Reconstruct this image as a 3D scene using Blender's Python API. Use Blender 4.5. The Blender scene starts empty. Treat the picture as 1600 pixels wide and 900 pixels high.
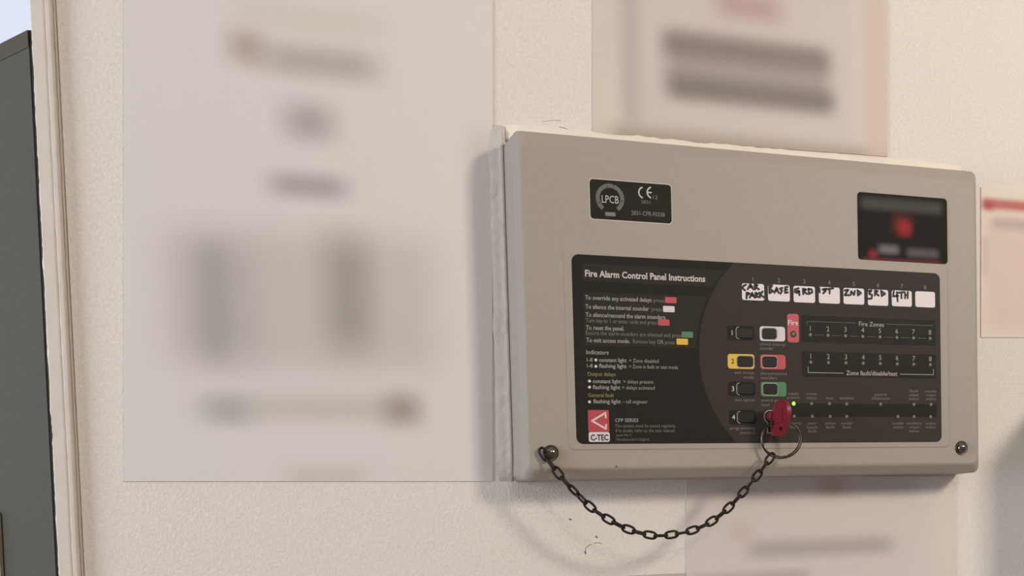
import bpy, bmesh, math, random
from mathutils import Vector, Matrix, noise

# ------------------------------------------------------------------ camera, world, lights, exposure
SC = bpy.context.scene
COL = SC.collection
PI = math.pi
random.seed(7)

FOC, PPX, PPY = 1600.0, 1081.42, 846.37            # focal length and principal point for the 1600 x 900 frame
CAM = Vector((-0.1081, -0.7216, -0.0119))
RX, UP, FW = (Vector((0.9487, -0.3155, -0.0227)), Vector((0.0359, 0.0360, 0.9987)), Vector((0.3143, 0.9483, -0.0454)))
cd = bpy.data.cameras.new('camera')
cam = bpy.data.objects.new('camera', cd)
COL.objects.link(cam)
m3 = Matrix((RX, UP, -FW)).transposed()
cam.matrix_world = Matrix.Translation(CAM) @ m3.to_4x4()
cd.sensor_fit = 'HORIZONTAL'
cd.sensor_width = 36.0
cd.lens = FOC / 1600 * 36
cd.shift_x = (800 - PPX) / 1600
cd.shift_y = (PPY - 450) / 1600
cd.clip_start = 0.01
SC.camera = cam

SC.view_settings.view_transform = 'Standard'
SC.view_settings.look = 'None'
SC.view_settings.exposure = -0.33
SC.view_settings.gamma = 1.0
SC.view_settings.use_curve_mapping = False

W = bpy.data.worlds.new('daylight')
SC.world = W
W.use_nodes = True
bg = W.node_tree.nodes['Background']
bg.inputs[0].default_value = (0.82, 0.87, 1.0, 1)
bg.inputs[1].default_value = 1.2


def lamp(name, loc, aim, size, power, color, size_y=None):
    d = bpy.data.lights.new(name, 'AREA')
    d.energy = power
    d.color = color
    d.size = size
    if size_y:
        d.shape = 'RECTANGLE'
        d.size_y = size_y
    o = bpy.data.objects.new(name, d)
    COL.objects.link(o)
    o.location = loc
    o.rotation_euler = (Vector(aim) - Vector(loc)).to_track_quat('-Z', 'Y').to_euler()
    return o


lamp('ceiling_lamp', (0.30, -1.85, 0.78), (0.15, 0, 0.1), 0.08, 3.9, (1.0, 0.93, 0.84))
lamp('wall_lamp', (0.98, -1.14, 0.64), (0.15, 0, 0.0), 0.22, 14.5, (1.0, 0.92, 0.79))
lamp('fill_light', (0.1, -2.0, 1.30), (0.1, -1.2, 0), 1.6, 5.5, (1.0, 0.97, 0.94), 1.0)  # added broad fill near the ceiling, no fixture there
lamp('window_daylight', (-1.84, -0.60, 0.15), (0.0, -0.25, 0.1), 0.6, 36.0, (0.76, 0.86, 1.0), 1.0)


# ------------------------------------------------------------------ helpers
def at(px, py, y):
    """the point where the line of sight through a pixel meets the plane at distance y from the wall"""
    d = FW + RX * ((px - PPX) / FOC) - UP * ((py - PPY) / FOC)
    return CAM + d * ((y - CAM.y) / d.y)


def lin(c):
    return tuple(((v / 255) / 12.92 if v / 255 <= 0.04045 else ((v / 255 + 0.055) / 1.055) ** 2.4) for v in c)


def mat(name, rgb, rough=0.6, metal=0.0, bump=0.0, bscale=800.0, mottle=0.0, mscale=30.0, spec=0.5, emit=0.0, alpha_t=0.0, detail=3.0):
    """rgb is sRGB 0-255"""
    m = bpy.data.materials.new(name)
    m.use_nodes = True
    nt = m.node_tree
    b = nt.nodes['Principled BSDF']
    c = lin(rgb)
    b.inputs['Base Color'].default_value = (*c, 1)
    b.inputs['Roughness'].default_value = rough
    b.inputs['Metallic'].default_value = metal
    b.inputs['Specular IOR Level'].default_value = spec
    if emit:
        b.inputs['Emission Color'].default_value = (*c, 1)
        b.inputs['Emission Strength'].default_value = emit
    tc = nt.nodes.new('ShaderNodeTexCoord')
    if bump:
        n = nt.nodes.new('ShaderNodeTexNoise')
        n.inputs['Scale'].default_value = bscale
        n.inputs['Detail'].default_value = detail
        nt.links.new(tc.outputs['Object'], n.inputs['Vector'])
        bp = nt.nodes.new('ShaderNodeBump')
        bp.inputs['Strength'].default_value = 1.0
        bp.inputs['Distance'].default_value = bump
        nt.links.new(n.outputs['Fac'], bp.inputs['Height'])
        nt.links.new(bp.outputs['Normal'], b.inputs['Normal'])
    if mottle:
        n = nt.nodes.new('ShaderNodeTexNoise')
        n.inputs['Scale'].default_value = mscale
        n.inputs['Detail'].default_value = 5
        nt.links.new(tc.outputs['Object'], n.inputs['Vector'])
        mr = nt.nodes.new('ShaderNodeMapRange')
        mr.inputs['From Min'].default_value = 0.3
        mr.inputs['From Max'].default_value = 0.7
        nt.links.new(n.outputs['Fac'], mr.inputs['Value'])
        mx = nt.nodes.new('ShaderNodeMix')
        mx.data_type = 'RGBA'
        mx.inputs[6].default_value = (*[v * (1 - mottle) for v in c], 1)
        mx.inputs[7].default_value = (*[min(1, v * (1 + mottle)) for v in c], 1)
        nt.links.new(mr.outputs[0], mx.inputs[0])
        nt.links.new(mx.outputs[2], b.inputs['Base Color'])
    return m


def soft_print(name, base, blobs, origin, y, rough=0.55, gain=1.0, spec=0.25):
    """Paper with soft-edged patches of print and some painted shade. blobs: (px, py, half w, half h, softness, sRGB, amount) in the frame's pixels,
    turned into the sheet's own coordinates."""
    m = bpy.data.materials.new(name)
    m.use_nodes = True
    nt = m.node_tree
    N, L = nt.nodes, nt.links
    b = N['Principled BSDF']
    b.inputs['Roughness'].default_value = rough
    b.inputs['Specular IOR Level'].default_value = spec
    tc = N.new('ShaderNodeTexCoord')
    sp = N.new('ShaderNodeSeparateXYZ')
    L.new(tc.outputs['Object'], sp.inputs[0])

    def edge(sock, c, h, s):
        a = N.new('ShaderNodeMath'); a.operation = 'SUBTRACT'; L.new(sock, a.inputs[0]); a.inputs[1].default_value = c
        q = N.new('ShaderNodeMath'); q.operation = 'ABSOLUTE'; L.new(a.outputs[0], q.inputs[0])
        r = N.new('ShaderNodeMapRange'); r.interpolation_type = 'SMOOTHSTEP'
        r.inputs['From Min'].default_value = max(0, h - s)
        r.inputs['From Max'].default_value = h + s
        r.inputs['To Min'].default_value = 1
        r.inputs['To Max'].default_value = 0
        L.new(q.outputs[0], r.inputs['Value'])
        return r.outputs[0]
    g = lambda c: (*[min(1, v * gain) for v in lin(c)], 1)
    cur = None
    for (px, py, hw, hh, s, col, amt) in blobs:
        c = at(px, py, y) - origin
        ex = at(px + hw, py, y) - at(px, py, y)
        ez = at(px, py, y) - at(px, py + hh, y)
        sx = abs((at(px + s, py, y) - at(px, py, y)).x)
        fx = edge(sp.outputs['X'], c.x, abs(ex.x), sx)
        fz = edge(sp.outputs['Z'], c.z, abs(ez.z), sx * 0.9)
        mu = N.new('ShaderNodeMath'); mu.operation = 'MULTIPLY'; L.new(fx, mu.inputs[0]); L.new(fz, mu.inputs[1])
        m2 = N.new('ShaderNodeMath'); m2.operation = 'MULTIPLY'; L.new(mu.outputs[0], m2.inputs[0]); m2.inputs[1].default_value = amt
        mx = N.new('ShaderNodeMix'); mx.data_type = 'RGBA'
        L.new(m2.outputs[0], mx.inputs[0])
        if cur is None:
            mx.inputs[6].default_value = g(base)
        else:
            L.new(cur, mx.inputs[6])
        mx.inputs[7].default_value = g(col)
        cur = mx.outputs[2]
    L.new(cur, b.inputs['Base Color'])
    return m


def link(name, bm, m, parent=None, loc=None, smooth=False):
    bmesh.ops.recalc_face_normals(bm, faces=bm.faces)
    me = bpy.data.meshes.new(name)
    bm.to_mesh(me)
    bm.free()
    if smooth:
        for p in me.polygons:
            p.use_smooth = True
    me.materials.append(m)
    o = bpy.data.objects.new(name, me)
    COL.objects.link(o)
    if loc:
        o.location = loc
    if parent:
        o.parent = parent
    return o


def tag(o, label, cat, group=None):
    o['label'] = label
    o['category'] = cat
    if group:
        o['group'] = group
    return o


def empty(name, loc=(0, 0, 0), rz=0.0):
    o = bpy.data.objects.new(name, None)
    o.empty_display_size = 0.02
    COL.objects.link(o)
    o.location = loc
    o.rotation_euler = (0, 0, rz)
    return o


def add_box(bm, x0, x1, y0, y1, z0, z1):
    v = [bm.verts.new((x, y, z)) for x in (x0, x1) for y in (y0, y1) for z in (z0, z1)]
    for f in ((0, 1, 3, 2), (4, 6, 7, 5), (0, 4, 5, 1), (2, 3, 7, 6), (0, 2, 6, 4), (1, 5, 7, 3)):
        bm.faces.new([v[i] for i in f])


def box(x0, x1, y0, y1, z0, z1, bevel=0.0):
    bm = bmesh.new()
    add_box(bm, x0, x1, y0, y1, z0, z1)
    if bevel:
        bmesh.ops.bevel(bm, geom=bm.edges[:], offset=bevel, segments=2, affect='EDGES')
    return bm


def rr(x0, x1, z0, z1, r, n=6):
    """outline of a rounded rectangle, counter-clockwise seen from the front"""
    pts = []
    for cx, cz, a in ((x1 - r, z1 - r, 0), (x0 + r, z1 - r, 90), (x0 + r, z0 + r, 180), (x1 - r, z0 + r, 270)):
        for k in range(n + 1):
            t = math.radians(a + 90 * k / n)
            pts.append((cx + r * math.cos(t), cz + r * math.sin(t)))
    return pts


def loft(sections, cap0=True, cap1=True, bm=None):
    """sections: list of (outline, y)"""
    bm = bm or bmesh.new()
    rings = [[bm.verts.new((x, y, z)) for x, z in o] for o, y in sections]
    n = len(rings[0])
    for a, b in zip(rings, rings[1:]):
        for i in range(n):
            bm.faces.new((a[i], a[(i + 1) % n], b[(i + 1) % n], b[i]))
    if cap0:
        bm.faces.new(rings[0])
    if cap1:
        bm.faces.new(rings[-1])
    return bm


def plate(x0, x1, z0, z1, r, yback, yfront, bev=0.0, n=5):
    s = [(rr(x0, x1, z0, z1, r, n), yback)]
    if bev:
        s.append((rr(x0, x1, z0, z1, r, n), yfront + bev))
        s.append((rr(x0 + bev, x1 - bev, z0 + bev, z1 - bev, max(r - bev, 1e-5), n), yfront))
    else:
        s.append((rr(x0, x1, z0, z1, r, n), yfront))
    return loft(s)


def disc_stack(cx, cz, prof, n=20):
    """lathe around the y axis: prof = [(radius, y)] from back to front"""
    secs = [([(cx + r * math.cos(2 * PI * k / n), cz + r * math.sin(2 * PI * k / n)) for k in range(n)], y) for r, y in prof]
    return loft(secs)


def flat_poly(pts, y, bm=None):
    bm = bm or bmesh.new()
    bm.faces.new([bm.verts.new((x, y, z)) for x, z in pts])
    return bm


def ribbon(bm, pts, w, y):
    """flat pen stroke through (x, z) points"""
    h = w / 2
    for (a, b) in zip(pts, pts[1:]):
        d = Vector((b[0] - a[0], b[1] - a[1]))
        if d.length < 1e-7:
            continue
        nrm = Vector((-d.y, d.x)).normalized() * h
        bm.faces.new([bm.verts.new((p[0] + s * nrm.x, y, p[1] + s * nrm.y)) for p, s in ((a, 1), (a, -1), (b, -1), (b, 1))])
    for k, p in enumerate(pts):
        bm.faces.new([bm.verts.new((p[0] + h * math.cos(t * PI / 4), y - 2e-6 * (1 + k % 2), p[1] + h * math.sin(t * PI / 4))) for t in range(8)])


def arc_band(bm, cx, cz, r0, r1, a0, a1, y, n=28):
    vs = []
    for k in range(n + 1):
        t = math.radians(a0 + (a1 - a0) * k / n)
        vs.append((bm.verts.new((cx + r0 * math.cos(t), y, cz + r0 * math.sin(t))), bm.verts.new((cx + r1 * math.cos(t), y, cz + r1 * math.sin(t)))))
    for p, q in zip(vs, vs[1:]):
        bm.faces.new((p[0], p[1], q[1], q[0]))


def tube(bm, pts, r, n=8, closed=False):
    """round wire through 3D points"""
    N = len(pts)
    rings = []
    up = None
    for i, p in enumerate(pts):
        a = pts[(i - 1) % N] if closed or i else pts[0]
        b = pts[(i + 1) % N] if closed or i < N - 1 else pts[-1]
        t = (Vector(b) - Vector(a)).normalized()
        if up is None:
            up = t.orthogonal().normalized()
        up = (up - t * up.dot(t)).normalized()
        s = t.cross(up)
        rings.append([bm.verts.new(Vector(p) + (up * math.cos(2 * PI * k / n) + s * math.sin(2 * PI * k / n)) * r) for k in range(n)])
    for i in range(N if closed else N - 1):
        A, B = rings[i], rings[(i + 1) % N]
        for k in range(n):
            bm.faces.new((A[k], A[(k + 1) % n], B[(k + 1) % n], B[k]))
    if not closed:
        bm.faces.new(rings[0])
        bm.faces.new(rings[-1])


_cap = {}


def text_mesh(body, x0, z0, cap, y, x1=None, bold=0.0, align='L'):
    """flat letters: baseline z0, capital height cap, left edge x0, squeezed to end at x1 when given"""
    def raw(s):
        c = bpy.data.curves.new('lettering', 'FONT')
        c.body = s
        c.size = 1.0
        c.offset = bold
        c.resolution_u = 2
        o = bpy.data.objects.new('lettering', c)
        COL.objects.link(o)
        dg = bpy.context.evaluated_depsgraph_get()
        me = bpy.data.meshes.new_from_object(o.evaluated_get(dg))
        bpy.data.objects.remove(o)
        bpy.data.curves.remove(c)
        return me
    if bold not in _cap:
        h = raw('H')
        _cap[bold] = max(v.co.y for v in h.vertices)
        bpy.data.meshes.remove(h)
    me = raw(body)
    xs = [v.co.x for v in me.vertices]
    k = cap / _cap[bold]
    mn, mx = min(xs), max(xs)
    kx = (x1 - x0) / (mx - mn) if x1 is not None and align != 'C' else k
    if align == 'C':
        if x1 is not None:
            kx = x1 / (mx - mn)
        x0 = x0 - kx * (mx - mn) / 2
    for v in me.vertices:
        a, b = v.co.x, v.co.y
        v.co = (x0 + (a - mn) * kx, y, z0 + b * k)
    return me


def text(name, lines, m, parent):
    """several lines of print joined into one part; lines = list of text_mesh argument tuples or dicts"""
    bm = bmesh.new()
    for kw in lines:
        me = text_mesh(**kw)
        bm.from_mesh(me)
        bpy.data.meshes.remove(me)
    me = bpy.data.meshes.new(name)
    for f in bm.faces:
        if f.normal.y > 0:
            f.normal_flip()
    bm.to_mesh(me)
    bm.free()
    me.materials.append(m)
    o = bpy.data.objects.new(name, me)
    COL.objects.link(o)
    o.parent = parent
    return o


mm = 0.001

# ------------------------------------------------------------------ materials
M_wall = mat('wall_paint', (222, 213, 205), 0.75, bump=0.00038, bscale=560, mottle=0.06, mscale=480, spec=0.2)
M_trim = mat('trim_gloss_paint', (212, 201, 191), 0.45, bump=0.0005, bscale=90, mottle=0.03, mscale=60, spec=0.4)
M_caulk = mat('caulk', (192, 183, 174), 0.6, bump=0.0006, bscale=260, mottle=0.06, mscale=120, spec=0.3)
M_plaster = mat('painted_plaster', (230, 219, 206), 0.7, bump=0.0006, bscale=200, mottle=0.03, mscale=90, spec=0.2)
M_room = mat('room_paint', (206, 198, 188), 0.8, spec=0.2)
M_floor = mat('floor_vinyl', (172, 162, 152), 0.5, mottle=0.1, mscale=14)
M_ceiling = mat('ceiling_paint', (225, 222, 216), 0.85, spec=0.2)
M_door = mat('door_grey_green', (76, 73, 61), 0.6, spec=0.2, bump=0.0001, bscale=300, mottle=0.04, mscale=90)
M_reflection = mat('door_reflection_brown', (82, 76, 65), 0.7, spec=0.1)
M_mould = mat('door_moulding', (150, 142, 124), 0.6)
M_seal = mat('dark_door_seal', (44, 36, 32), 0.7, bump=0.0004, bscale=120)
M_body = mat('panel_grey_plastic', (160, 150, 139), 0.5, bump=0.00005, bscale=900, mottle=0.02, mscale=500, spec=0.25)
M_memb = mat('membrane_black', (37, 34, 29), 0.6, spec=0.12, bump=0.00003, bscale=700)
M_memb2 = mat('membrane_charcoal', (57, 52, 46), 0.6, spec=0.12, bump=0.00003, bscale=700)
M_memb3 = mat('membrane_strip', (47, 43, 38), 0.6, spec=0.12)
M_memb4 = mat('membrane_dark_window', (34, 31, 27), 0.5, spec=0.12)
M_print = mat('print_grey', (148, 143, 136), 0.5)
M_print2 = mat('print_light', (186, 181, 174), 0.5)
M_print3 = mat('print_dim', (112, 107, 100), 0.5)
M_white = mat('print_white', (208, 198, 200), 0.5)
M_tag = mat('zone_slip_paper', (222, 211, 212), 0.6)
M_ink = mat('marker_ink', (26, 22, 20), 0.6)
M_red = mat('print_red', (178, 56, 66), 0.45)
M_green = mat('print_green', (58, 112, 74), 0.45)
M_yellow = mat('print_yellow', (214, 172, 44), 0.45)
M_ytext = mat('print_olive', (140, 132, 84), 0.5)
M_button = mat('button_black', (28, 26, 22), 0.45, spec=0.2)
M_line = mat('outline_grey', (165, 160, 152), 0.5)
M_led = mat('lamp_lens_grey', (112, 108, 100), 0.3)
M_ledg = mat('lamp_lens_green', (74, 104, 74), 0.3)
M_ledon = mat('lamp_lit_green', (150, 255, 70), 0.3, emit=2.2)
M_chrome = mat('dull_chrome', (118, 113, 104), 0.16, metal=1.0)
M_washer = mat('tarnished_steel', (86, 80, 70), 0.35, metal=1.0)
M_chain = mat('dark_bronze_wire', (46, 37, 30), 0.42, metal=0.7)
M_ring = mat('steel_wire', (92, 84, 74), 0.25, metal=1.0)
M_key = mat('red_plastic', (124, 26, 40), 0.45, spec=0.5)
M_highlight = mat('label_edge_highlight', (190, 180, 170), 0.5)
M_dirt = mat('dirt_mark', (92, 84, 78), 0.8)
M_stick = mat('label_black', (38, 36, 32), 0.4)

glass = bpy.data.materials.new('frosted_glass')
glass.use_nodes = True
gb = glass.node_tree.nodes['Principled BSDF']
gb.inputs['Base Color'].default_value = (0.97, 0.98, 1, 1)
gb.inputs['Transmission Weight'].default_value = 1.0
gb.inputs['Roughness'].default_value = 0.25
gb.inputs['IOR'].default_value = 1.15

# ------------------------------------------------------------------ the setting
XL, XR, YF, ZF, ZC = -1.9, 1.9, -2.6, -1.35, 1.35
JX = -0.2668                                       # edge of the plaster at the door frame


def struct(name, bm, m, parent=None, smooth=False):
    o = link(name, bm, m, parent, smooth=smooth)
    if parent is None:
        o['kind'] = 'structure'
    return o


bm = bmesh.new()
add_box(bm, JX, XR, 0, 0.02, ZF, ZC)
add_box(bm, XL, -1.10, 0, 0.02, ZF, ZC)
add_box(bm, -1.10, JX, 0, 0.02, 0.74, ZC)
wall = struct('wall_back', bm, M_wall)
struct('floor', box(XL, XR, YF, 0.9, ZF - 0.05, ZF), M_floor)
struct('ceiling', box(XL, XR, YF, 0.02, ZC, ZC + 0.05), M_ceiling)
struct('wall_right', box(XR, XR + 0.05, YF, 0.02, ZF, ZC), M_room)
struct('wall_front', box(XL, XR, YF - 0.05, YF, ZF, ZC), M_room)
bm = bmesh.new()
add_box(bm, XL - 0.05, XL, YF, -0.95, ZF, ZC)
add_box(bm, XL - 0.05, XL, -0.25, 0.02, ZF, ZC)
add_box(bm, XL - 0.05, XL, -0.95, -0.25, ZF, -0.45)
add_box(bm, XL - 0.05, XL, -0.95, -0.25, 0.75, ZC)
struct('wall_left', bm, M_room)
w1 = empty('window_1', (XL - 0.02, -0.60, -0.45))
w1['kind'] = 'structure'
bm = bmesh.new()
add_box(bm, -0.02, 0.02, -0.35, -0.30, 0, 1.2)
add_box(bm, -0.02, 0.02, 0.30, 0.35, 0, 1.2)
add_box(bm, -0.02, 0.02, -0.30, 0.30, 0, 0.05)
add_box(bm, -0.02, 0.02, -0.30, 0.30, 1.15, 1.2)
link('window_frame', bm, M_trim, w1)
link('pane', box(-0.003, 0.003, -0.30, 0.30, 0.05, 1.15), glass, w1)

# door-frame moulding: a flat face, a fine groove, a rounded bead and a shaded quirk running up the wall's edge
prof = [(-0.2798, 0.030), (-0.2798, -0.0044), (-0.2793, -0.0049), (-0.2734, -0.0050), (-0.2728, -0.0044), (-0.2722, -0.0044), (-0.2716, -0.0050), (-0.2700, -0.0050),
        (-0.2696, -0.0046), (-0.2692, 0.0020), (-0.2688, 0.0022), (-0.2686, 0.0012), (-0.2674, 0.0012), (-0.2672, 0.0024), (-0.2664, 0.0024)]
bm = bmesh.new()
rows = []
nz = 220
for i in range(nz + 1):
    z = -0.16 + 0.56 * i / nz
    j = 0.00035 * noise.noise(Vector((3.1, 0, z * 70))) + 0.0003 * noise.noise(Vector((9.1, 0, z * 260)))
    rows.append([bm.verts.new((x + j * (0.35 if k > 1 else 1.4) + 0.0002 * noise.noise(Vector((k * 1.7, 0, z * 120))), y, z)) for k, (x, y) in enumerate(prof)])
top = [bm.verts.new((x, y, 0.74)) for x, y in prof]
bot = [bm.verts.new((x, y, ZF)) for x, y in prof]
rows = [bot] + rows + [top]
for a, b in zip(rows, rows[1:]):
    for k in range(len(prof) - 1):
        bm.faces.new((a[k], a[k + 1], b[k + 1], b[k]))
struct('trim_1', bm, M_trim)
# the wall's seal strip, dark gap between frame and door
PH = math.radians(50)
hinge = at(58.0, 300, 0.034)
hx = hinge.x
bm = bmesh.new()
rows = []
for i in range(61):
    z = -0.2 + 0.6 * i / 60
    j = 0.0005 * noise.noise(Vector((z * 40, 2.2, 0)))
    rows.append([bm.verts.new((x, y, z)) for x, y in ((-0.2797, 0.001), (-0.2818 + j, 0.0060), (-0.2855 + j, 0.020), (-0.2797, 0.021))])
for a, b in zip(rows, rows[1:]):
    for k in range(3):
        bm.faces.new((a[k], a[k + 1], b[k + 1], b[k]))

# open door leaf, hinged beside the frame and swung away from the room
door = empty('door_1', (hx, 0.034, ZF + 0.01), -PH)
door['kind'] = 'structure'
link('seal_strip', bm, M_seal, None)
seal = bpy.data.objects['seal_strip']
seal.parent = bpy.data.objects['trim_1']


def on_leaf(px, py):
    d = FW + RX * ((px - PPX) / FOC) - UP * ((py - PPY) / FOC)
    n = Vector((math.sin(PH), math.cos(PH), 0))
    o = Vector((hx, 0.034, 0))
    p = CAM + d * ((o - CAM).dot(n) / d.dot(n))
    along = (p - o).dot(Vector((-math.cos(PH), math.sin(PH), 0)))
    return along, p.z - (ZF + 0.01)


zg = (on_leaf(2, 67)[1] + on_leaf(43, 46)[1]) / 2
ZT = 0.72 - ZF
link('lower_panel', box(-0.80, 0.0, 0, 0.04, 0, zg, 0.001), M_door, door)
link('reflection_band', box(-0.80, -0.001, -0.0004, 0.004, zg - 0.011, zg - 0.0005), M_reflection, door)  # brown strip painting the reflection just below the glass
link('stile', box(-0.004, 0.0, 0.005, 0.035, zg, ZT), M_door, door)
link('stile', box(-0.80, -0.72, 0, 0.04, zg, ZT), M_door, door)
link('top_rail', box(-0.72, -0.004, 0, 0.04, ZT - 0.10, ZT), M_door, door)
link('pane', box(-0.72, -0.004, 0.016, 0.022, zg, ZT - 0.10), glass, door)
al, _ = on_leaf(7, 890)
link('panel_moulding', box(-al - 0.03, -al, -0.004, 0.001, 0.2, on_leaf(3, 800)[1], 0.0015), M_mould, door)

# old paint and plaster lapping against the panel
bm = bmesh.new()
rows = []
for i in range(131):
    z = 0.0005 + 0.2450 * i / 130
    j = 0.0012 * noise.noise(Vector((5.0, 1, z * 60)))
    k2 = 0.0010 * noise.noise(Vector((8.0, 4, z * 130)))
    t = min(1, (0.2460 - z) / 0.006, z / 0.016)
    rows.append([bm.verts.new(v) for v in ((-0.0118 + j, 0.0003, z), (-0.0095 + j, -0.0010 * t, z), (-0.0062 + k2, -0.0014 * t + k2 * .6, z), (-0.0045 + k2, -0.0018 * t, z),
                                            (-0.0024 + j * .5, -0.0024 * t + k2 * .4, z), (-0.0010 + j * .3, -0.0034 * t, z), (0.0002, -0.0026 * t, z), (0.0003, 0.0003, z))])
for a, b in zip(rows, rows[1:]):
    for k in range(7):
        bm.faces.new((a[k], a[k + 1], b[k + 1], b[k]))
struct('caulk_bead', bm, M_caulk, wall, True)
bm = bmesh.new()
rows = []
for i in range(181):
    x = 0.002 + 0.364 * i / 180
    j = 0.0014 * noise.noise(Vector((x * 45, 1, 3))) + 0.0007 * noise.noise(Vector((x * 160, 5, 3)))
    e = min(1, (x - 0.001) / 0.012, (0.3665 - x) / 0.012)
    rows.append([bm.verts.new(v) for v in ((x, 0.0003, 0.2348), (x, -0.0075 * e, 0.2349), (x, -0.0078 * e, 0.2375 + j), (x, -0.0058 * e, 0.2412 + j * .6), (x, -0.0026 * e, 0.2446 + j * .6), (x, 0.0003, 0.2476 + j * .9))])
for a, b in zip(rows, rows[1:]):
    for k in range(5):
        bm.faces.new((a[k], a[k + 1], b[k + 1], b[k]))
struct('plaster_lip', bm, M_plaster, wall, True)
# cracks and dirt on the paint under the panel
def wmark(pts, w):
    bm = bmesh.new()
    ribbon(bm, [(at(px, py, 0).x, at(px, py, 0).z) for px, py in pts], w, -0.00012)
    struct('dirt_mark', bm, M_dirt, wall)


wmark([(914, 864), (915, 857), (920, 852), (925, 850.5)], 0.00035)
wmark([(928, 849), (936, 848), (940, 850)], 0.0003)
wmark([(931, 838), (933, 840)], 0.0009)
wmark([(890, 811), (892, 812)], 0.0010)
wmark([(914, 862), (915, 865)], 0.0009)
wmark([(874, 198), (884, 201), (895, 206)], 0.0003)
wmark([(848, 190), (866, 188), (876, 188.5)], 0.0002)

# ------------------------------------------------------------------ fire alarm panel
panel = tag(empty('fire_alarm_panel', (0.1805, 0, 0)), 'grey plastic fire alarm control panel with black keypad fascia mounted on wall', 'alarm panel')
PX = Vector((0.1805, 0, 0))
panel_children = []
_link0 = link


def part(name, bm, m, parent=panel, smooth=False, label=None):
    """a part in panel coordinates (x from the panel's left edge)"""
    for v in bm.verts:
        v.co.x -= PX.x
    o = link(name, bm, m, parent, smooth=smooth)
    if label:
        o['label'] = label
    return o


def ptext(name, lines, m, parent=panel, label=None):
    o = text(name, lines, m, parent)
    for v in o.data.vertices:
        v.co.x -= PX.x
    return o


YS = -0.0354       # lid face
YM = -0.0360       # membrane face
def Y(k):
    return YM - 0.00004 * k


def lid_outline(l, r_, b, t, rad):
    return rr(l * mm, (361 - r_) * mm, b * mm, (234 - t) * mm, rad * mm, 8)


secs = [(lid_outline(0, 0, 0, 0, 4), -0.0002), (lid_outline(2.2, 0.8, 0.7, 0.4, 5), -0.0270), (lid_outline(2.9, 1.3, 1.1, 0.9, 5.2), -0.0286), (lid_outline(3.5, 2.0, 2.0, 2.0, 5.5), -0.0296),
        (lid_outline(5.0, 5.6, 6.6, 8.8, 5.0), -0.0344), (lid_outline(5.6, 6.4, 7.6, 10.2, 4.8), -0.0351), (lid_outline(6.6, 7.6, 8.8, 11.6, 4.4), YS)]
lid = part('lid', loft(secs), M_body, smooth=False)
for p in lid.data.polygons:
    p.use_smooth = len(p.vertices) == 4 and min(abs(p.normal.x), abs(p.normal.z)) > 0.02
# raised surround of the fascia
part('fascia_surround', loft([(rr(33 * mm, 329 * mm, 20.5 * mm, 157.2 * mm, 4 * mm), YS + 0.0001), (rr(33 * mm, 329 * mm, 20.5 * mm, 157.2 * mm, 4 * mm), YS - 0.0003),
                              (rr(33.5 * mm, 328.5 * mm, 21 * mm, 156.7 * mm, 4 * mm), YS - 0.00045)]), M_body)
memb = part('fascia', plate(38.2 * mm, 322.2 * mm, 24.4 * mm, 152 * mm, 4.8 * mm, YS - 0.0004, YM, 0.00015), M_memb)
# charcoal area right of the big arc
cx, cz, R = 215 * mm, 88 * mm, 87.5 * mm
pts = []
for k in range(41):
    a = PI - 1.0 + 2.0 * k / 40
    pts.append((cx + R * math.cos(a), cz + R * math.sin(a)))
pts = [(x, z) for x, z in pts if 24.8 * mm < z < 151.6 * mm]
za = pts[0][1]
xt = cx - math.sqrt(R * R - (151.6 * mm - cz) ** 2)
xb = cx - math.sqrt(R * R - (24.8 * mm - cz) ** 2)
pts = [(xt, 151.6 * mm)] + pts + [(xb, 24.8 * mm)]
cor = [p for p in rr(200 * mm, 321.8 * mm, 24.8 * mm, 151.6 * mm, 4.5 * mm)]
right = sorted([p for p in cor if p[0] > 300 * mm], key=lambda p: p[1])
pts = pts + right
part('control_area', flat_poly(pts, Y(1)), M_memb2, memb)
# title strip, instruction box, dark windows
xa = lambda z: cx - math.sqrt(R * R - (z - cz) ** 2) - 2.2 * mm
part('title_strip', flat_poly([(45.5 * mm, 146 * mm), (45.5 * mm, 134.3 * mm), (xa(134.3 * mm), 134.3 * mm), (xa(146 * mm), 146 * mm)], Y(1)), M_memb3, memb)
part('instruction_box', flat_poly([(45.8 * mm, 127 * mm), (45.8 * mm, 91 * mm), (xa(91 * mm), 91 * mm), (xa(100 * mm), 100 * mm), (xa(110 * mm), 110 * mm), (xa(119 * mm), 119 * mm), (xa(127 * mm), 127 * mm)], Y(1)), M_memb3, memb)
part('zone_window', flat_poly(rr(206.2 * mm, 317.9 * mm, 97.2 * mm, 116.6 * mm, 0.8 * mm), Y(2)), M_memb4, memb)
part('zone_window', flat_poly(rr(206.2 * mm, 317.9 * mm, 72.4 * mm, 90.6 * mm, 0.8 * mm), Y(2)), M_memb4, memb)
part('status_window', flat_poly(rr(196.6 * mm, 317.9 * mm, 43.3 * mm, 53.0 * mm, 0.4 * mm), Y(2)), M_memb4, memb)


def T(body, x0, z0, cap, x1=None, k=3, bold=0.0, align='L'):
    return dict(body=body, x0=x0 * mm, z0=z0 * mm, cap=cap * mm, y=Y(k), x1=None if x1 is None else x1 * mm, bold=bold, align=align)


def X(px, py):
    return at(px, py, YM).x / mm


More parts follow.
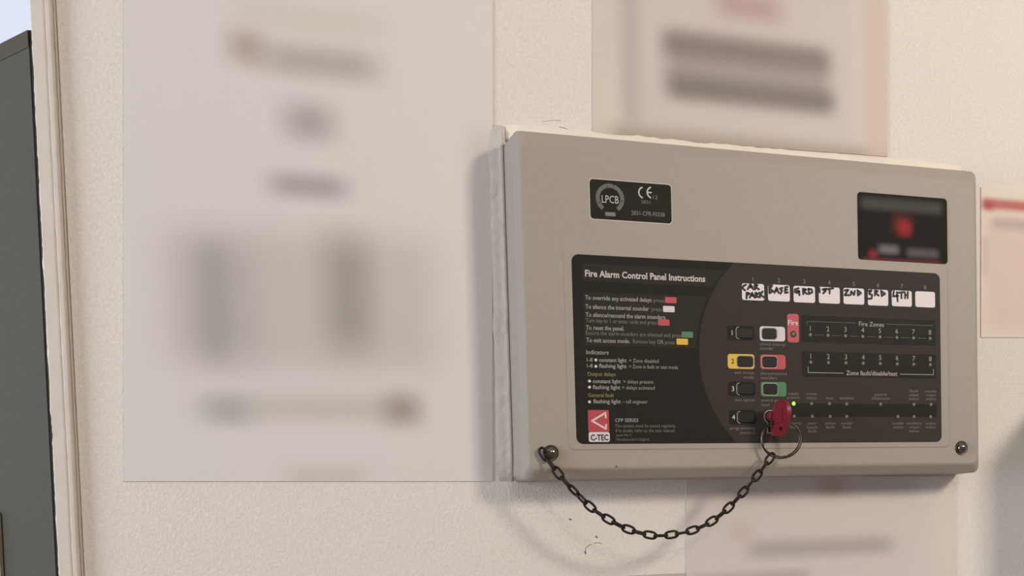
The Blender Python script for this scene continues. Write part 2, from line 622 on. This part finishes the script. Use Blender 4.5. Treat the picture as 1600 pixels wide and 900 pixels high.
ptext('lettering', [T('Fire Alarm Control Panel Instructions', 47.2, 137.4, 4.4, 133.2, bold=0.028)], M_print2, memb)
ptext('lettering', [T('To override any activated delays', 46.8, 121.9, 2.9, X(1018, 467), bold=0.016),
                    T('To silence the internal sounder', 46.8, 115.8, 2.9, X(1014, 481), bold=0.016),
                    T('To silence/resound the alarm sounders,', 46.8, 110.4, 2.9, X(1041, 495), bold=0.016),
                    T('To reset the panel.', 46.8, 101.7, 2.9, X(975, 512), bold=0.016),
                    T('To exit access mode.', 46.8, 93.3, 2.9, X(984, 531), bold=0.016)], M_print, memb)
ptext('lettering', [T('press', X(1021, 468), 121.9, 2.7, X(1038, 468)), T('press', X(1018, 482), 115.8, 2.7, X(1034, 482)),
                    T('Turn key to 1 or enter code and press', 46.8, 106.6, 2.7, X(1026, 502)),
                    T('Ensure the alarm sounders are silenced and press', 46.8, 98.2, 2.7, X(1065, 522)),
                    T('Remove key', X(989, 532), 93.3, 2.7, X(1024, 533)), T('OR', X(1027, 533), 93.3, 2.9, X(1037, 533), bold=0.018), T('press', X(1039, 533), 93.3, 2.7, X(1054, 534))], M_print3, memb)
for (px, py), m in zip(((1048, 469), (1045, 483), (1037, 504), (1074, 523), (1066, 534)), (M_red, M_white, M_red, M_green, M_yellow)):
    c = at(px, py, YM)
    part('colour_chip', flat_poly(rr(c.x - 4.2 * mm, c.x + 4.2 * mm, c.z - 2.1 * mm, c.z + 2.1 * mm, 0.7 * mm), Y(3)), m, memb)
ptext('lettering', [T('Indicators', 46.6, 85.2, 2.9, X(951, 553), bold=0.014)], M_print, memb)
ptext('lettering', [T('1-8', 46.8, 80.2, 2.5, X(926, 563), bold=0.01), T('constant light', X(936, 564), 80.2, 2.7, X(979, 565), bold=0.018), T('= Zone disabled', X(983, 565), 80.2, 2.5, X(1029, 565)),
                    T('1-8', 46.8, 76.2, 2.5, X(926, 572), bold=0.01), T('flashing light', X(936, 573), 76.2, 2.7, X(979, 574), bold=0.018), T('= Zone in fault or test mode', X(983, 574), 76.2, 2.5, X(1059, 575)),
                    T('constant light', X(926, 596), 65.8, 2.7, X(970, 597), bold=0.018), T('= delays present', X(974, 597), 65.8, 2.5, X(1021, 597)),
                    T('flashing light', X(926, 605), 61.7, 2.7, X(969, 606), bold=0.018), T('= delays activated', X(972, 606), 61.7, 2.5, X(1023, 606)),
                    T('flashing light', X(927, 628), 52.1, 2.7, X(970, 628), bold=0.018), T('\u2013 call engineer', X(972, 628), 52.1, 2.5, X(1012, 628))], M_print, memb)
ptext('lettering', [T('Output delays', 47.0, 70.6, 2.6, X(962, 586)), T('General fault', 47.2, 56.3, 2.6, X(959, 618))], M_ytext, memb)
bm = bmesh.new()
for px, py in ((931, 562.5), (931, 572.5), (921, 595.5), (921, 605), (921, 628)):
    c = at(px, py, YM)
    flat_poly([(c.x + 1.0 * mm * math.cos(PI / 6 * k), c.z + 1.0 * mm * math.sin(PI / 6 * k)) for k in range(12)], Y(3), bm)
part('bullet_dots', bm, M_white, memb)
# maker's badge
badge = part('maker_badge', plate(46.6 * mm, 61.2 * mm, 32.6 * mm, 47.5 * mm, 0.8 * mm, YM, Y(3)), M_red, label="red square badge with white angular mark")
bm = bmesh.new()
ribbon(bm, [(at(px, py, YM).x, at(px, py, YM).z) for px, py in ((946.4, 652.5), (945.8, 645.2), (925, 657.6), (946.6, 670.2), (946.8, 664))], 1.25 * mm, Y(5))
part('emblem', bm, M_white, badge)
bplate = part('name_plate', flat_poly(rr(46.7 * mm, 61.4 * mm, 25.8 * mm, 32.5 * mm, 1.4 * mm), Y(4)), M_white, badge)
ptext('lettering', [T('C-TEC', 48.0, 26.9, 4.0, 60.4, k=6, bold=0.03)], M_ink, badge)
ptext('lettering', [T('CFP SERIES', X(961, 658), 39.4, 2.4, X(997.5, 658), bold=0.01)], M_print, memb)
ptext('lettering', [T('The system must be tested regularly.', X(961, 665), 35.7, 2.2, X(1056, 666)), T('If in doubt, refer to the user manual.', X(962, 672), 32.4, 2.2, X(1055, 673)),
                    T('Issue No 4', X(963, 681), 29.6, 1.7, X(986, 681)), T('Manufactured in England', X(963, 687), 26.6, 1.8, X(1014, 687))], M_print3, memb)

# zone slips along the top with the writing on them
HW = {0: ('1150,430,10', [[(152, 152), (108, 172), (104, 210), (138, 238)], [(180, 222), (222, 142), (268, 222)], [(205, 190), (258, 186)], [(296, 222), (290, 145), (332, 158), (298, 184), (356, 222)],
                           [(162, 362), (165, 275), (208, 285), (168, 316)], [(212, 350), (250, 278), (286, 348)], [(226, 322), (278, 320)], [(304, 348), (302, 278), (340, 288), (308, 314), (346, 346)], [(372, 346), (366, 272)], [(414, 256), (376, 306), (434, 346)]]),
      1: ('1150,430,10', [[(520, 282), (516, 150), (562, 164), (526, 212), (576, 250), (520, 282)], [(598, 276), (634, 198), (664, 276)], [(612, 248), (652, 246)], [(722, 200), (684, 212), (718, 244), (690, 290)], [(806, 184), (764, 192), (764, 276), (806, 270)], [(764, 232), (798, 228)]]),
      2: ('1150,430,10', [[(974, 206), (918, 226), (916, 266), (972, 280), (984, 250), (950, 250)], [(984, 252), (990, 314)], [(1048, 298), (1044, 214), (1094, 226), (1054, 252), (1106, 294)], [(1132, 218), (1136, 294), (1190, 268), (1178, 224), (1128, 216)]]),
      3: ('1150,430,10', [[(1302, 206), (1306, 268)], [(1400, 214), (1352, 224), (1396, 250), (1360, 284)], [(1412, 222), (1516, 206)], [(1460, 216), (1460, 286)]]),
      4: ('1290,420,6.43', [[(190, 218), (226, 212), (190, 266), (236, 266)], [(250, 264), (256, 226), (284, 264), (292, 224)], [(320, 216), (322, 268), (354, 244), (318, 216)]]),
      5: ('1290,420,6.43', [[(422, 226), (460, 218), (434, 252), (466, 264), (460, 300), (424, 302)], [(494, 268), (494, 220), (522, 224), (500, 246), (532, 270)], [(556, 222), (562, 274), (596, 252), (554, 222)]]),
      6: ('1290,420,6.43', [[(684, 226), (676, 278), (728, 272)], [(714, 236), (722, 326)], [(730, 242), (790, 234)], [(760, 240), (760, 296)], [(796, 242), (796, 296)], [(824, 234), (822, 296)], [(796, 266), (822, 264)]])}
names = ['1', '2', '3', '4', '5', '6', '7', '8']
written = ['car park', 'base', 'grd', '1st', '2nd', '3rd', '4th']
for i in range(8):
    x0 = 160.7 + 20.0 * i
    dz = 0.35 * math.sin(i * 2.1)
    zt = part('zone_slip', plate(x0 * mm, (x0 + 17.0) * mm, (125.9 + dz * 0.3) * mm, (137.7 + dz * 0.3) * mm, 1.5 * mm, YM, YM - 0.00022, 0.00008), M_tag)
    if i in HW:
        s, strokes = HW[i]
        ox, oy, sc = [float(v) for v in s.split(',')]
        bm = bmesh.new()
        for st in strokes:
            ribbon(bm, [(at(ox + a / sc, oy + b / sc, YM).x, at(ox + a / sc, oy + b / sc, YM).z) for a, b in st], 1.6 * mm, YM - 0.00028)
        part('handwriting', bm, M_ink, zt)
ptext('lettering', [T(n, 160.7 + 20 * i + 8.6, 139.4, 3.2, align='C') for i, n in enumerate(names)], M_print3, memb)

# fire and zone lights
lens0 = [None]


def lens(x, z, m, r=1.25, ring=None):
    if ring is None and m is M_led and lens0[0] is not None:
        o = lens0[0].copy()
        COL.objects.link(o)
        o.location = (x * mm - PX.x, 0, z * mm)
        return o
    bm = disc_stack(0, 0, [(r * mm, YM), (r * mm, YM - 0.0002), (r * 0.6 * mm, YM - 0.0004)], 14)
    o = link('indicator_light', bm, m, panel, smooth=False)
    o.location = (x * mm - PX.x, 0, z * mm)
    if m is M_led and ring is None:
        lens0[0] = o
    return o


for i in range(8):
    lens(213.4 + 14.23 * i, 102.7, M_led)
for i in range(8):
    lens(213.4 + 14.23 * i, 82.9, M_led)
ptext('lettering', [T(n, 213.4 + 14.23 * i, 105.6, 3.5, align='C') for i, n in enumerate(names)] + [T(n, 213.4 + 14.23 * i, 85.6, 3.5, align='C') for i, n in enumerate(names)], M_print, memb)
ptext('lettering', [T('Fire Zones', X(1342, 502), 110.3, 3.3, X(1381, 503), bold=0.008)], M_print, memb)
ptext('lettering', [T('Zone fault/disable/test', X(1322, 584), 74.1, 3.3, X(1402, 585), bold=0.018)], M_print, memb)
bm = bmesh.new()
for seg in ([(210.8, 109), (210.8, 112.4), (250.5, 112.4)], [(275.8, 112.4), (316, 112.4)]):
    ribbon(bm, [(a * mm, b * mm) for a, b in seg], 0.22 * mm, Y(3))
for i in range(7):
    ribbon(bm, [((216.6 + 14.23 * i) * mm, 102.7 * mm), ((224.4 + 14.23 * i) * mm, 102.7 * mm)], 0.2 * mm, Y(3))
part('fine_lines', bm, M_print3, memb)
for seg in ([(211.2, 79.6), (211.2, 75.4), (239.5, 75.4)], [(287, 75.4), (315.6, 75.4), (315.6, 79.6)]):
    bm = bmesh.new()
    ribbon(bm, [(a * mm, b * mm) for a, b in seg], 0.4 * mm, Y(3))
    part('bracket_line', bm, M_line, memb)
fp = part('fire_plate', plate(195.3 * mm, 204.4 * mm, 96.9 * mm, 117.4 * mm, 1.8 * mm, YM, Y(3)), M_red, label='red upright plate marked Fire')
ptext('lettering', [T('Fire', 195.9, 109.3, 3.6, 203.9, k=5, bold=0.01)], M_white, fp)
part('lamp_ring', disc_stack(199.9 * mm, 102.9 * mm, [(2.3 * mm, YM), (2.3 * mm, Y(6)), (1.9 * mm, Y(7))], 18), M_memb4, fp)
part('lens', disc_stack(199.9 * mm, 102.9 * mm, [(1.7 * mm, YM), (1.7 * mm, YM - 0.0004), (1.0 * mm, YM - 0.0007)], 18), M_ledg, fp)

# status lights and their small captions
top_row = [(199.2, ['supply', 'present'], 1), (213.5, ['remote', 'output'], 0), (227.9, ['test'], 0), (241.9, ['disabled'], 0), (270.1, ['general', 'disablement'], 0), (298.4, ['fault', 'output', 'status'], 0), (313.2, ['sounder', 'output', 'status'], 0)]
bot_row = [(199.4, ['general', 'fault'], 0), (213.7, ['power', 'supply', 'fault'], 0), (228.2, ['system', 'fault'], 0), (241.8, ['sounder', 'fault'], 0), (284.6, ['sounder', 'status'], 0), (298.3, ['auxiliary', 'output', 'status'], 0), (312.7, ['output', 'status'], 0)]
caps = []
for x, ls, on in top_row:
    if on:
        o = lens(x, 52.8, M_ledon, 1.35, 1)
        o['label'] = 'lit bright green light'
    else:
        lens(x, 52.8, M_led)
    for k, t in enumerate(reversed(ls)):
        caps.append(T(t, x, 56.2 + 2.9 * k, 2.0, min(1.45 * len(t), 15), align='C'))
for x, ls, on in bot_row:
    lens(x, 43.5, M_led)
    for k, t in enumerate(ls):
        caps.append(T(t, x, 37.7 - 2.9 * k, 2.0, min(1.45 * len(t), 15), align='C'))
ptext('lettering', caps, M_print3, memb)

# push buttons on their coloured plates
def button(x0, x1, bx0, bx1, z, m, digit, dm, lab):
    pl = part('push_button', plate(x0 * mm, x1 * mm, (z - 5.2) * mm, (z + 5.2) * mm, 2.0 * mm, YM, Y(4)), m, label=lab)
    bm = bmesh.new()
    w = 0.5
    if m is M_memb4:
        arc = rr((bx0 - w) * mm, (bx1 + w) * mm, (z - 4.2) * mm, (z + 4.2) * mm, 2.2 * mm)
        # outline open to the right
        o = [p for p in arc if p[0] < (bx0 + (7 if z > 90 else 3.0)) * mm]
        o.sort(key=lambda p: math.atan2(p[1] - z * mm, p[0] - (bx1 + 1) * mm) % (2 * PI))
        ribbon(bm, o, 0.42 * mm, Y(6))
    else:
        o = rr((bx0 - w) * mm, (bx1 + w) * mm, (z - 4.2) * mm, (z + 4.2) * mm, 2.2 * mm)
        ribbon(bm, o + o[:1], 0.42 * mm, Y(6))
    part('outline', bm, M_line, pl)
    part('key_cap', plate(bx0 * mm, bx1 * mm, (z - 3.8) * mm, (z + 3.8) * mm, 2.0 * mm, YM, YM - 0.0009, 0.0004), M_button, pl)
    if digit:
        ptext('lettering', [T(digit, (x0 + bx0) / 2 + 0.1, z - 1.6, 3.4, k=6, bold=0.01, align='C')], dm, pl)
    return pl


button(148.8, 169.2, 156.0, 168.3, 102.5, M_memb4, '1', M_print2, 'black button marked 1')
button(148.8, 169.2, 156.0, 168.0, 82.4, M_yellow, '2', M_ink, 'yellow plate with black button marked 2')
button(148.8, 169.2, 155.6, 168.3, 62.9, M_memb4, '3', M_print2, 'black button marked 3')
button(148.8, 169.2, 155.6, 168.3, 42.8, M_memb4, '4', M_print2, 'black button marked 4')
button(173.7, 193.4, 175.5, 186.6, 102.6, M_white, None, None, 'white plate with black button')
button(173.7, 193.4, 175.3, 186.4, 82.5, M_red, None, None, 'red plate with black button')
button(173.7, 193.6, 175.5, 186.4, 63.0, M_green, None, None, 'green plate with black button')
ptext('lettering', [T('silence internal', 173.6, 94.2, 2.1, 193.2), T('sounder', 173.8, 91.2, 2.1, 184.2),
                    T('silence/resound', 173.6, 73.2, 2.2, 194), T('sounders', 173.8, 70.1, 2.2, 186.5),
                    T('control panel', 173.8, 54.0, 2.2, 190.5), T('reset', 174, 50.8, 2.2, 180.5),
                    T('exit access', 153.8, 73.6, 2.2, 168.6), T('mode', 160.6, 70.3, 2.2, 168.6), T('test option', 153.8, 54.1, 2.2, 168.6),
                    T('programming', 149.3, 34.1, 2.1, 168.6), T('entry/exit', 157, 30.8, 2.1, 168.6)], M_print3, memb)
# lock: printed keyhole outline and barrel
KX, KZ = at(1203.2, 651.3, YM).x, at(1203.2, 651.3, YM).z
bm = bmesh.new()
arc_band(bm, KX, KZ, 4.3 * mm, 4.9 * mm, -62, 242, Y(3))
ribbon(bm, [(KX - 2.2 * mm, KZ - 4.3 * mm), (KX - 2.2 * mm, KZ - 11.6 * mm), (KX + 2.2 * mm, KZ - 11.6 * mm), (KX + 2.2 * mm, KZ - 4.3 * mm)], 0.6 * mm, Y(3))
part('keyhole_outline', bm, M_line, memb)
part('keyhole_slot', flat_poly([(KX - 1.2 * mm, KZ - 10.4 * mm), (KX + 1.2 * mm, KZ - 10.4 * mm), (KX + 1.2 * mm, KZ - 5.6 * mm), (KX - 1.2 * mm, KZ - 5.6 * mm)], Y(3)), M_button, memb)
part('lock_barrel', disc_stack(KX, KZ, [(4.1 * mm, YM), (4.1 * mm, YM - 0.0010), (3.6 * mm, YM - 0.0014)], 24), M_button)


# approvals label at the top left
lb = part('approval_label', plate(51.6 * mm, 110.3 * mm, 175.8 * mm, 203.5 * mm, 2.6 * mm, YS, YS - 0.0001), M_highlight, label='small black approvals label')  # lighter rim paints the highlight along the label's recessed edge
part('label_face', plate(52.2 * mm, 109.7 * mm, 176.5 * mm, 202.9 * mm, 2.3 * mm, YS, YS - 0.0002), M_memb, lb)
YL = YS - 0.00026
def l6(px, py):
    p = at(900 + px / 8.18, 260 + py / 8.18, YL)
    return p.x, p.z


lx, lz = l6(435, 410)
bm = bmesh.new()
arc_band(bm, lx, lz, 7.2 * mm, 10.0 * mm, -54, 234, YL)
part('roundel', bm, mat('print_roundel', (88, 84, 78), 0.5), lb)
bm = bmesh.new()
for px, py in ((400, 256), (295, 462), (585, 448), (480, 240)):
    x, z = l6(px, py)
    flat_poly([(x + 0.5 * mm * math.cos(PI / 4 * k), z + 0.5 * mm * math.sin(PI / 4 * k)) for k in range(8)], YL - 0.00004, bm)
part('dots', bm, M_memb4, lb)
x0, z0 = l6(375, 632)
x1, z1 = l6(505, 590)
part('number_block', flat_poly(rr(x0, x1, z0, z1, 0.5 * mm), YL - 0.00003), M_print3, lb)


def LT(body, a, b, cap, bold=0.0):
    (xa_, za_), (xb_, _) = l6(*a), l6(*b)
    return dict(body=body, x0=xa_, x1=xb_, z0=za_, cap=cap * mm, y=YL - 0.00005, bold=bold)


ptext('lettering', [LT('LPCB', (330, 462), (547, 470), 5.0, 0.0)], M_print2, lb)
ptext('lettering', [LT('2831', (832, 472), (950, 474), 2.2), LT('12', (988, 418), (1043, 420), 2.6), LT('2831-CPR-F0338', (708, 618), (1134, 640), 2.9, 0.01)], M_print3, lb)
bm = bmesh.new()
for px in (858, 965):
    x, z = l6(px, 336)
    arc_band(bm, x + 0.6 * mm, z, 3.2 * mm, 4.2 * mm, 105, 255, YL - 0.00005, 16)
x, z = l6(965, 336)
ribbon(bm, [(x - 3.0 * mm, z), (x - 0.2 * mm, z)], 0.9 * mm, YL - 0.00005)
part('conformity_mark', bm, M_print2, lb)

# black and red installer's label at the top right, its print soft
so = PX
stick_m = soft_print('soft_label_print', (32, 29, 25), [
    (1409, 322, 62, 9, 7, (76, 73, 70), 0.9), (1409, 352, 10, 12, 15, (112, 46, 42), 0.8), (1413, 357, 6, 8, 11, (156, 44, 50), 0.95),
    (1364, 398, 6, 6, 7, (140, 46, 50), 0.9), (1388, 390, 15, 6, 7, (120, 112, 114), 0.85), (1441, 396, 24, 6, 7, (96, 88, 90), 0.85),
    (1409, 408, 60, 2, 4, (108, 50, 56), 0.7)], so, YS, spec=0.06)
part('installer_label', plate(253.6 * mm, 329.2 * mm, 159.4 * mm, 208.4 * mm, 2.6 * mm, YS - 0.0003, YS - 0.0006, 0.00015), stick_m, label='black label with soft red round emblem')

# lid screws
for (px, py) in ((1502, 700), (860.5, 708)):
    c = at(px, py, YS)
    sc_ = part('lid_screw', disc_stack(c.x, c.z, [(5.4 * mm, YS + 0.0001), (5.4 * mm, YS - 0.0006), (5.0 * mm, YS - 0.0010), (4.3 * mm, YS - 0.0009)], 28), M_washer, smooth=False)
    part('screw_head', disc_stack(c.x, c.z, [(4.1 * mm, YS), (4.1 * mm, YS - 0.0012), (3.8 * mm, YS - 0.0022), (3.1 * mm, YS - 0.0030), (2.0 * mm, YS - 0.0036), (0.6 * mm, YS - 0.0039)], 28), M_chrome, sc_, smooth=True)
c = at(963, 729, -0.0346)
part('pin_hole', disc_stack(c.x, c.z, [(0.75 * mm, -0.0342), (0.7 * mm, -0.03555)], 10), M_dirt)

# ------------------------------------------------------------------ key, ring, chain
KY = YM - 0.0014
key = tag(empty('red_key', (KX, KY, KZ)), 'red plastic key standing in the lock of the grey panel', 'key')
link('collar', disc_stack(0, 0, [(3.5 * mm, -0.0001), (3.5 * mm, -0.0050), (3.0 * mm, -0.0060)], 22), M_key, key, smooth=False)
# bow: a plate in the plane that runs out from the panel; outline in (outward u, up z) millimetres
bow = [(2.0, -4.5), (3.0, -13.0), (6.0, -14.2), (15.0, -14.0), (17.2, -12.6), (20.0, -9.0), (23.2, -4.0), (24.6, 1.0), (24.0, 5.4), (21.0, 9.0), (16.0, 10.6), (11.0, 9.8), (7.0, 7.0), (4.0, 3.4), (2.0, 2.6)]
def smooth_loop(p, m=4):
    out = []
    for i in range(len(p)):
        a, b, c, d = [Vector(p[(i + k) % len(p)]) for k in (-1, 0, 1, 2)]
        for k in range(m):
            t = k / m
            out.append(tuple(0.5 * (2 * b + (c - a) * t + (2 * a - 5 * b + 4 * c - d) * t * t + (3 * b - a - 3 * c + d) * t ** 3)))
    return out


bow = smooth_loop(bow)
bm = bmesh.new()
TH = 1.7 * mm
cu, cw = 13.0, -1.5
hole = [(15.5 + 2.0 * math.cos(2 * PI * k / len(bow)), -8.8 + 2.0 * math.sin(2 * PI * k / len(bow))) for k in range(len(bow))]
rings = []
for s, shrink in ((-1, 0.86), (-1, 1.0), (1, 1.0), (1, 0.86)):
    th = TH * (0.72 if shrink < 1 else 1.0)
    rings.append([bm.verts.new((s * th, -(cu + (u - cu) * shrink) * mm, (cw + (w - cw) * shrink) * mm)) for u, w in bow])
n = len(bow)
for a, b in ((0, 1), (1, 2), (2, 3)):
    for i in range(n):
        bm.faces.new((rings[a][i], rings[a][(i + 1) % n], rings[b][(i + 1) % n], rings[b][i]))
bm.faces.new(rings[0])
bm.faces.new(rings[3])
bw = link('bow', bm, M_key, key)
bw.rotation_euler = (0, 0, math.radians(9))
link('grip_rib', box(-0.0016, -0.0011, -0.021, -0.006, -0.0052, -0.0044), M_key, bw)
link('grip_rib', box(-0.0017, -0.0010, -0.0178, -0.0170, -0.004, 0.005), M_key, bw)
bm = disc_stack(0, 0, [(1.5 * mm, -0.0017 - 0.0001), (1.5 * mm, 0.0018)], 16)
for v in bm.verts:
    v.co = Vector((v.co.y, -0.0150 + v.co.x, -0.0095 + v.co.z))
link('ring_hole', bm, M_button, bw)

RC = at(1220.5, 686, -0.0455)
rad = 13.2 * mm
vr = RX.copy()
vz = UP.copy()
# the split ring hangs facing the room, nearly square to the line of sight
nd = (RC - CAM).normalized()
vr = (RX - nd * RX.dot(nd)).normalized()
vz = vr.cross(nd)
kr = tag(empty('key_ring', RC - vz * rad), 'steel split ring hanging from the red key', 'key ring')
bm = bmesh.new()
pts = []
for k in range(97):
    a = math.radians(-70) + 2 * PI * 2 * k / 96
    r_ = rad + (0.0009 * math.sin(a * 0.5))
    pts.append(vz * rad + vr * (r_ * math.cos(a)) + vz * (r_ * math.sin(a)) - nd * (0.0007 * (k / 96 * 2 - 1)) * 1.3 + vr * (0.0012 if k > 48 else 0) * math.cos(a))
tube(bm, pts, 0.00055, 8)
link('split_wire', bm, M_ring, kr, smooth=True)

path_px = [(845.5, 702), (855, 717), (866.5, 732), (878, 747), (892, 762), (906, 776), (920, 790), (935, 802), (951, 811.5), (967, 821), (984, 828), (1001, 833), (1020, 837), (1038, 837), (1056, 834.5), (1075, 831),
           (1101, 821), (1122, 808), (1141, 791), (1163, 767), (1184, 742), (1196, 726), (1208, 710)]
P3 = []
for i, (a, b) in enumerate(path_px):
    t = i / (len(path_px) - 1)
    P3.append(at(a, b, -0.0378 - 0.0077 * min(1, t * 1.05)))
# resample at equal pitch
fine = []
for i in range(len(P3) - 1):
    a = P3[max(i - 1, 0)]; b = P3[i]; c = P3[i + 1]; d = P3[min(i + 2, len(P3) - 1)]
    for k in range(24):
        t = k / 24
        fine.append(0.5 * (2 * b + (c - a) * t + (2 * a - 5 * b + 4 * c - d) * t * t + (3 * b - a - 3 * c + d) * t ** 3))
fine.append(P3[-1])
total = sum((q - p).length for p, q in zip(fine, fine[1:]))
NL = round(total / 0.00775)
pitch = total / NL
cent, acc, want = [], 0.0, 0.0
joints = [fine[0]]
for p, q in zip(fine, fine[1:]):
    L = (q - p).length
    while acc + L >= pitch * len(joints) - 1e-9 and len(joints) <= NL:
        t = (pitch * len(joints) - acc) / L
        joints.append(p.lerp(q, min(1, t)))
    acc += L
if len(joints) < NL + 1:
    joints.append(fine[-1])
chain = tag(empty('key_chain', joints[0]), 'dark metal link chain hanging from the lower left screw to the key ring', 'chain')
WR = 0.00090
bm = bmesh.new()
hl = pitch / 2 + WR * 0.8 - 0.00195        # straight half length
rad_l = 0.00195
pts = []
la, lb = pitch / 2 + WR * 0.8, 0.00235
sg = lambda v: math.copysign(abs(v) ** 0.82, v)
for k in range(24):
    a = 2 * PI * k / 24
    pts.append(Vector((la * sg(math.cos(a)), lb * sg(math.sin(a)), 0)))
tube(bm, pts, WR, 7, closed=True)
proto = None
for i, (a, b) in enumerate(zip(joints, joints[1:])):
    xdir = (b - a).normalized()
    mid = (a + b) / 2
    view = (mid - CAM).normalized()
    zf = (view - xdir * view.dot(xdir)).normalized()   # facing the lens: link seen full-on
    yf = zf.cross(xdir)
    roll = math.radians(90 * (i % 2 == 1)) + math.radians(38) * math.exp(-((i - 4.2) / 1.6) ** 2) + math.radians(14) * math.sin(i * 1.9)
    y2 = yf * math.cos(roll) + zf * math.sin(roll)
    z2 = xdir.cross(y2)
    M = Matrix((xdir, y2, z2)).transposed().to_4x4()
    if proto is None:
        proto = link('link', bm, M_chain, chain, smooth=True)
        o = proto
    else:
        o = proto.copy()
        COL.objects.link(o)
    o.matrix_basis = Matrix.Translation(mid - joints[0]) @ M

# ------------------------------------------------------------------ notices on the wall
def sheet(name, quad, y0, th, m, origin):
    bm = bmesh.new()
    a = [bm.verts.new((p.x - origin.x, y0 - origin.y, p.z - origin.z)) for p in quad]
    b = [bm.verts.new((p.x - origin.x, y0 - th - origin.y, p.z - origin.z)) for p in quad]
    bm.faces.new(a)
    bm.faces.new(b)
    for i in range(4):
        bm.faces.new((a[i], a[(i + 1) % 4], b[(i + 1) % 4], b[i]))
    return link(name, bm, m, None, loc=origin)


yq = -0.0008
q = [at(193.5, -60, yq), at(769, -60, yq), at(769.5, 752, yq), at(193.5, 752, yq)]
o = Vector(((q[2].x + q[3].x) / 2, 0, min(q[2].z, q[3].z)))
LM = soft_print('left_notice_print_shade', (206, 198, 194), [
    (480, 470, 205, 108, 58, (180, 170, 164), 0.71), (385, 73, 14, 14, 44, (165, 143, 132), 0.80), (500, 97, 88, 10, 44, (164, 154, 147), 0.80),
    (483, 190, 26, 14, 49, (157, 146, 143), 0.84), (482, 290, 58, 8, 35, (157, 147, 144), 0.84), (345, 472, 42, 88, 58, (162, 154, 151), 0.67), (334, 470, 10, 90, 35, (152, 144, 142), 0.50),
    (545, 460, 18, 86, 55, (148, 141, 135), 0.84), (358, 640, 20, 6, 41, (152, 152, 154), 0.84), (480, 637, 165, 10, 38, (176, 168, 160), 0.59), (629, 640, 12, 8, 44, (150, 136, 126), 0.84),
    (510, 744, 60, 6, 32, (186, 174, 163), 0.59), (485, 30, 110, 4, 44, (192, 180, 168), 0.50), (764, 480, 14, 270, 35, (184, 173, 165), 0.67)], o, yq - 0.0008, gain=1.12)  # last patch paints the panel's shade down the right edge
tag(sheet('notice', q, 0, 0.0008, LM, o), 'large cream paper notice left of the grey panel, two blurred columns of print', 'notice', 'notices on the wall')

q = [at(926, -60, yq), at(1387, -60, yq), at(1387, 244.5, yq), at(926, 210, yq)]
o = Vector(((q[2].x + q[3].x) / 2, 0, min(q[2].z, q[3].z)))
o.z = min(q[2].z, q[3].z)
TM = soft_print('upper_notice_print_shade', (196, 183, 176), [
    (1160, 60, 168, 150, 14, (190, 178, 174), 0.8), (985, 80, 12, 110, 18, (172, 161, 157), 0.8), (1170, 10, 50, 16, 26, (170, 142, 142), 0.85), (1172, 112, 125, 52, 24, (140, 130, 126), 0.8),
    (1170, 82, 124, 14, 20, (124, 113, 110), 0.85), (1178, 146, 124, 14, 20, (118, 111, 106), 0.9), (1175, 234, 215, 18, 20, (150, 136, 122), 0.9), (1370, 120, 14, 130, 18, (192, 174, 158), 0.8),  # wide brown patch paints the panel's top bevel and its shadow
    (945, 170, 12, 60, 22, (203, 194, 180), 0.5)], o, yq - 0.0008, gain=1.12)
tag(sheet('notice', q, 0, 0.0008, TM, o), 'laminated notice above the grey panel with two dark blurred lines of print', 'notice', 'notices on the wall')

q = [at(1072, 744, yq), at(1492, 744, yq), at(1493, 960, yq), at(1072, 960, yq)]
o = Vector(((q[2].x + q[3].x) / 2, 0, min(q[2].z, q[3].z)))
BM = soft_print('lower_notice_print', (199, 188, 184), [
    (1285, 855, 110, 5, 22, (168, 159, 155), 1.0), (1285, 765, 150, 8, 24, (176, 164, 158), 0.7), (1300, 760, 22, 6, 22, (164, 145, 134), 0.8), (1160, 832, 14, 8, 24, (192, 174, 164), 0.8),
    (1175, 902, 90, 4, 14, (168, 160, 156), 0.8), (1478, 830, 12, 80, 26, (208, 194, 178), 0.6)], o, yq - 0.0008, gain=1.12)
tag(sheet('notice', q, 0, 0.0008, BM, o), 'pale paper notice right below the grey panel, its print soft and faint', 'notice', 'notices on the wall')

q = [at(1533, 292, yq), at(1660, 292, yq), at(1660, 527, yq), at(1533, 527, yq)]
o = Vector(((q[2].x + q[3].x) / 2, 0, min(q[2].z, q[3].z)))
RM = soft_print('right_notice_print', (214, 202, 190), [
    (1620, 430, 75, 90, 20, (204, 184, 176), 0.9), (1600, 322, 62, 8, 6, (176, 92, 92), 0.95), (1545, 321, 8, 6, 8, (168, 62, 64), 0.8), (1610, 352, 56, 6, 9, (176, 160, 154), 0.85), (1541, 400, 5, 30, 8, (188, 170, 156), 0.5)], o, yq - 0.0008, gain=1.12)
tag(sheet('notice', q, 0, 0.0008, RM, o), 'pinkish paper notice with a red heading bar right of the grey panel', 'notice', 'notices on the wall')

q = [at(982, 899.5, yq), at(1071, 895.5, yq), at(1071, 990, yq), at(978, 990, yq)]
o = Vector(((q[2].x + q[3].x) / 2, 0, min(q[2].z, q[3].z)))
tag(sheet('card', q, 0, 0.0010, mat('buff_card', (182, 174, 158), 0.6), o), 'buff card whose top edge just shows below the chain', 'card')

# added pale grey box, unseen beyond the right edge, to shade the wall
shade_box = tag(empty('added_shade_box', (0.545, 0, -0.40)), 'added pale grey box out of view that shades the wall right of the panel', 'shade caster')
link('shade_box_body', box(-0.10, 0.10, -0.12, -0.0002, 0, 0.475, 0.006), mat('blue_grey_enamel', (186, 190, 193), 0.45), shade_box)
link('shade_box_front', box(-0.085, 0.085, -0.124, -0.1201, 0.02, 0.45, 0.001), mat('blue_grey_cover', (192, 196, 198), 0.4), shade_box)
